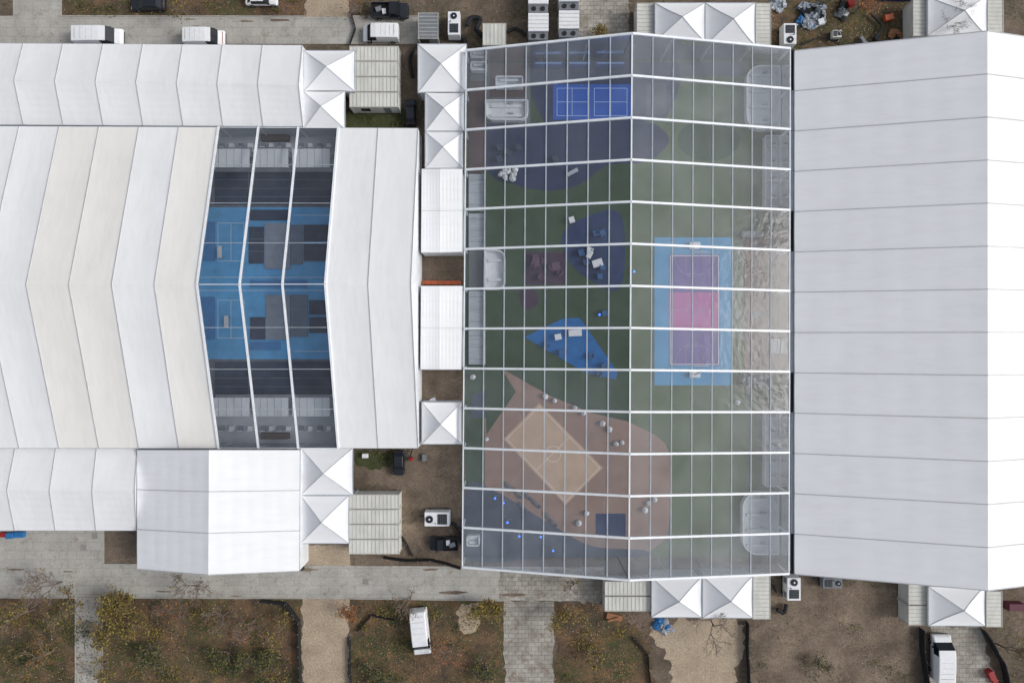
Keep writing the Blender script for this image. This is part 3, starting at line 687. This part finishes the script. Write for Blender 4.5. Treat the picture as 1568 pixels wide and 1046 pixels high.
for y0,y1,fl_ in ((208,264,0),(604,680,1)):
    fsheet('grey_flooring',rect(330,y0,515,y1),2,lg)
    for x0,x1 in ((335,392),(398,450),(456,512)):
        m=MB(); a=W(x0,y1);b=W(x1,y0); cy=(a.y+b.y)/2; w=b.x-a.x; cx=(a.x+b.x)/2
        yb=a.y+1.3 if not fl_ else b.y-1.5
        # canopy-topped booth: four legs, back wall and flat white top
        m.box(cx,yb,2.3,w,2.5,.12,wp2)
        for sx_ in (-1,1):
            for sy_ in (-1,1): m.box(cx+sx_*(w/2-.08),yb+sy_*1.15,.08,.1,.1,2.22,wp2)
        for k in range(1,5): m.box(a.x+w*k/5,yb,2.42,.05,2.5,.03,gdeck)
        m.box(cx,yb+(.9 if not fl_ else -.9),.08,w*.9,.6,1.0,wp2)
        for k in range(4):
            m.box(a.x+w*(k+.5)/4,cy+(1.0 if not fl_ else -1.2),.08,.6,.6,.5,wp2 if k%2 else gp); m.box(a.x+w*(k+.5)/4,cy+(.7 if not fl_ else -1.5),.5,.6,.08,.45,wp2)
        if x0==398: m.box(cx,cy+(2.0 if not fl_ else -2.2),.08,w*.8,.8,1.0,M('brown_cabinet',(96,80,76),.7,.1,1))
        m.obj('reception_booth')
# ---------------------------------------------------------------- trees
bark=M('tree_bark',(118,104,96),.9,.2,3)
def tree(px,py,h,r,leafn,lmats,depth=4,name='bare_tree',ls=1.0):
    b0=W(px,py,h*.6); tr=MB(); tips=[]
    def br(p,d,L,rad,dep):
        q=p+d*L; tr.tube(p,q,rad,rad*.62,bark,4 if dep<depth else 7)
        if dep==0: tips.append(q); return
        if dep<=2: tips.append(q); tips.append(p.lerp(q,.5))
        for k in range(random.choice([3,3,4])):
            a=random.uniform(0,2*pi); sp=random.uniform(.45,1.0)
            nd=(d+Vector((math.cos(a)*sp,math.sin(a)*sp,random.uniform(-.1,.3)))).normalized()
            br(p.lerp(q,random.uniform(.6,1)),nd,L*random.uniform(.55,.85),max(.012,rad*.55),dep-1)
    br(Vector((0,0,0)),Vector((random.uniform(-.08,.08),random.uniform(-.08,.08),1)).normalized(),h*.32,h*.015+.03,depth)
    mr=sorted(math.hypot(t.x,t.y) for t in tips)[int(len(tips)*.9)]; k=r/max(mr,.1)
    tr.v=[(x*(1+(k-1)*min(1,max(0,z/(h*.4)))),y*(1+(k-1)*min(1,max(0,z/(h*.4)))),z) for x,y,z in tr.v]
    for _ in range(leafn):
        t=random.choice(tips)
        p=Vector((t.x*k,t.y*k,t.z))+Vector((random.gauss(0,.25),random.gauss(0,.25),random.gauss(0,.2)))
        s=random.uniform(.06,.15)*ls; a=Vector((random.uniform(-1,1),random.uniform(-1,1),random.uniform(-.4,.4))).normalized()*s; c=a.cross(Vector((random.uniform(-.5,.5),random.uniform(-.5,.5),1))).normalized()*s*.7
        tr.add([p-a,p+c,p+a,p-c],[(0,1,2,3)],random.choice(lmats))
    tr.obj(name,None,(b0.x,b0.y,0),random.uniform(0,6))
tree(182,945,5,3.0,3400,yl,name='yellow_leaved_tree');tree(158,962,4,2.2,1400,yl,name='yellow_leaved_tree');tree(205,965,4,2.0,1200,yl,name='yellow_leaved_tree')
tree(68,905,6,2.9,60,yl,5);tree(292,905,6,2.7,40,yl,5);tree(95,935,5,3,500,yl);tree(30,945,4.5,2.6,500,yl);tree(265,955,5,2.8,300,[lm[1],lm[2]],5)
tree(752,943,5,2.2,1900,yl,name='yellow_leaved_tree');tree(872,945,5,2.3,900,yl,name='yellow_leaved_tree');tree(527,952,4,2.0,420,og);tree(1100,965,6,3.2,0,yl,5);tree(880,900,4,1.6,60,yl)
tree(345,1005,3,3,2000,gl,name='green_shrub');tree(400,1030,2.6,2.6,1500,gl,name='green_shrub');tree(20,1020,2.6,2.4,1200,gl,name='green_shrub');tree(225,1020,2.6,2.6,1200,gl,name='green_shrub');tree(430,965,4,2.5,500,yl);tree(335,950,5,2.6,200,yl,5);tree(580,1030,2.4,2,900,gl,name='green_shrub');tree(745,1025,2.4,2,900,gl,name='green_shrub')
tree(1325,5,5,2.0,600,og);tree(925,50,2.5,1.6,600,yl,name='yellow_shrub');tree(1260,1020,2,2.0,300,gl);tree(1465,20,7,2.6,0,yl,5);tree(625,925,4,2.0,30,yl);tree(900,1010,4,2.2,400,yl);tree(60,1010,5,2.6,300,[lm[1],lm[2],yl[1]]);tree(150,1025,4,2,500,yl);tree(1550,1000,5,2.6,200,yl,5);tree(545,5,5,1.8,60,og);tree(270,8,4.5,2,150,yl);tree(430,5,4,1.8,60,og);tree(690,1000,4.5,2.2,200,og);tree(380,960,4.5,2.4,150,og,5)
wd=MB()
for k in range(120):
    a=random.uniform(0,2*pi); d=random.uniform(150,260); x,y=d*math.cos(a),d*math.sin(a); h=random.uniform(7,13)
    wd.tube((x,y,0),(x,y,h*.6),.25,.12,bark,5)
    for j in range(26):
        t=random.uniform(0,2*pi); rr=random.uniform(.3,3.2); z=h*random.uniform(.45,1); s=random.uniform(.5,1.1)
        p=Vector((x+rr*math.cos(t),y+rr*math.sin(t),z)); q=Vector((random.uniform(-1,1),random.uniform(-1,1),random.uniform(-1,1))).normalized()*s; c=q.orthogonal().normalized()*s
        wd.add([p-q,p+c,p+q,p-c],[(0,1,2,3)],random.choice(yl+gl))
wd.obj('distant_woodland')
# ---------------------------------------------------------------- light, sky, camera
w=bpy.data.worlds.new("World"); scene.world=w; w.use_nodes=True; nt=w.node_tree; bg=nt.nodes['Background']
sky=nt.nodes.new('ShaderNodeTexSky'); sky.sky_type='NISHITA'; sky.sun_disc=False
el=math.radians(37); az=math.radians(90)
sky.sun_elevation=el; sky.sun_rotation=az; sky.air_density=1.0; sky.dust_density=3.0
hs=nt.nodes.new('ShaderNodeHueSaturation'); hs.inputs['Saturation'].default_value=.32
nt.links.new(sky.outputs[0],hs.inputs['Color']); nt.links.new(hs.outputs[0],bg.inputs[0]); bg.inputs[1].default_value=.15
sd=bpy.data.lights.new('sun','SUN'); sd.energy=1.5; sd.angle=math.radians(18); sd.color=(1,.97,.93)
so=bpy.data.objects.new('sun',sd); scene.collection.objects.link(so); so.location=(80,0,80)
dirv=Vector((math.cos(el),0.03,math.sin(el))); so.rotation_euler=dirv.to_track_quat('Z','Y').to_euler()
cd=bpy.data.cameras.new('camera'); cd.sensor_width=36; cd.lens=36*H/(1568*S); cd.clip_end=3000; cd.clip_start=.5
co=bpy.data.objects.new('camera',cd); scene.collection.objects.link(co); co.location=(0,0,H); scene.camera=co
scene.view_settings.view_transform='Standard'; scene.view_settings.look='None'; scene.view_settings.exposure=0
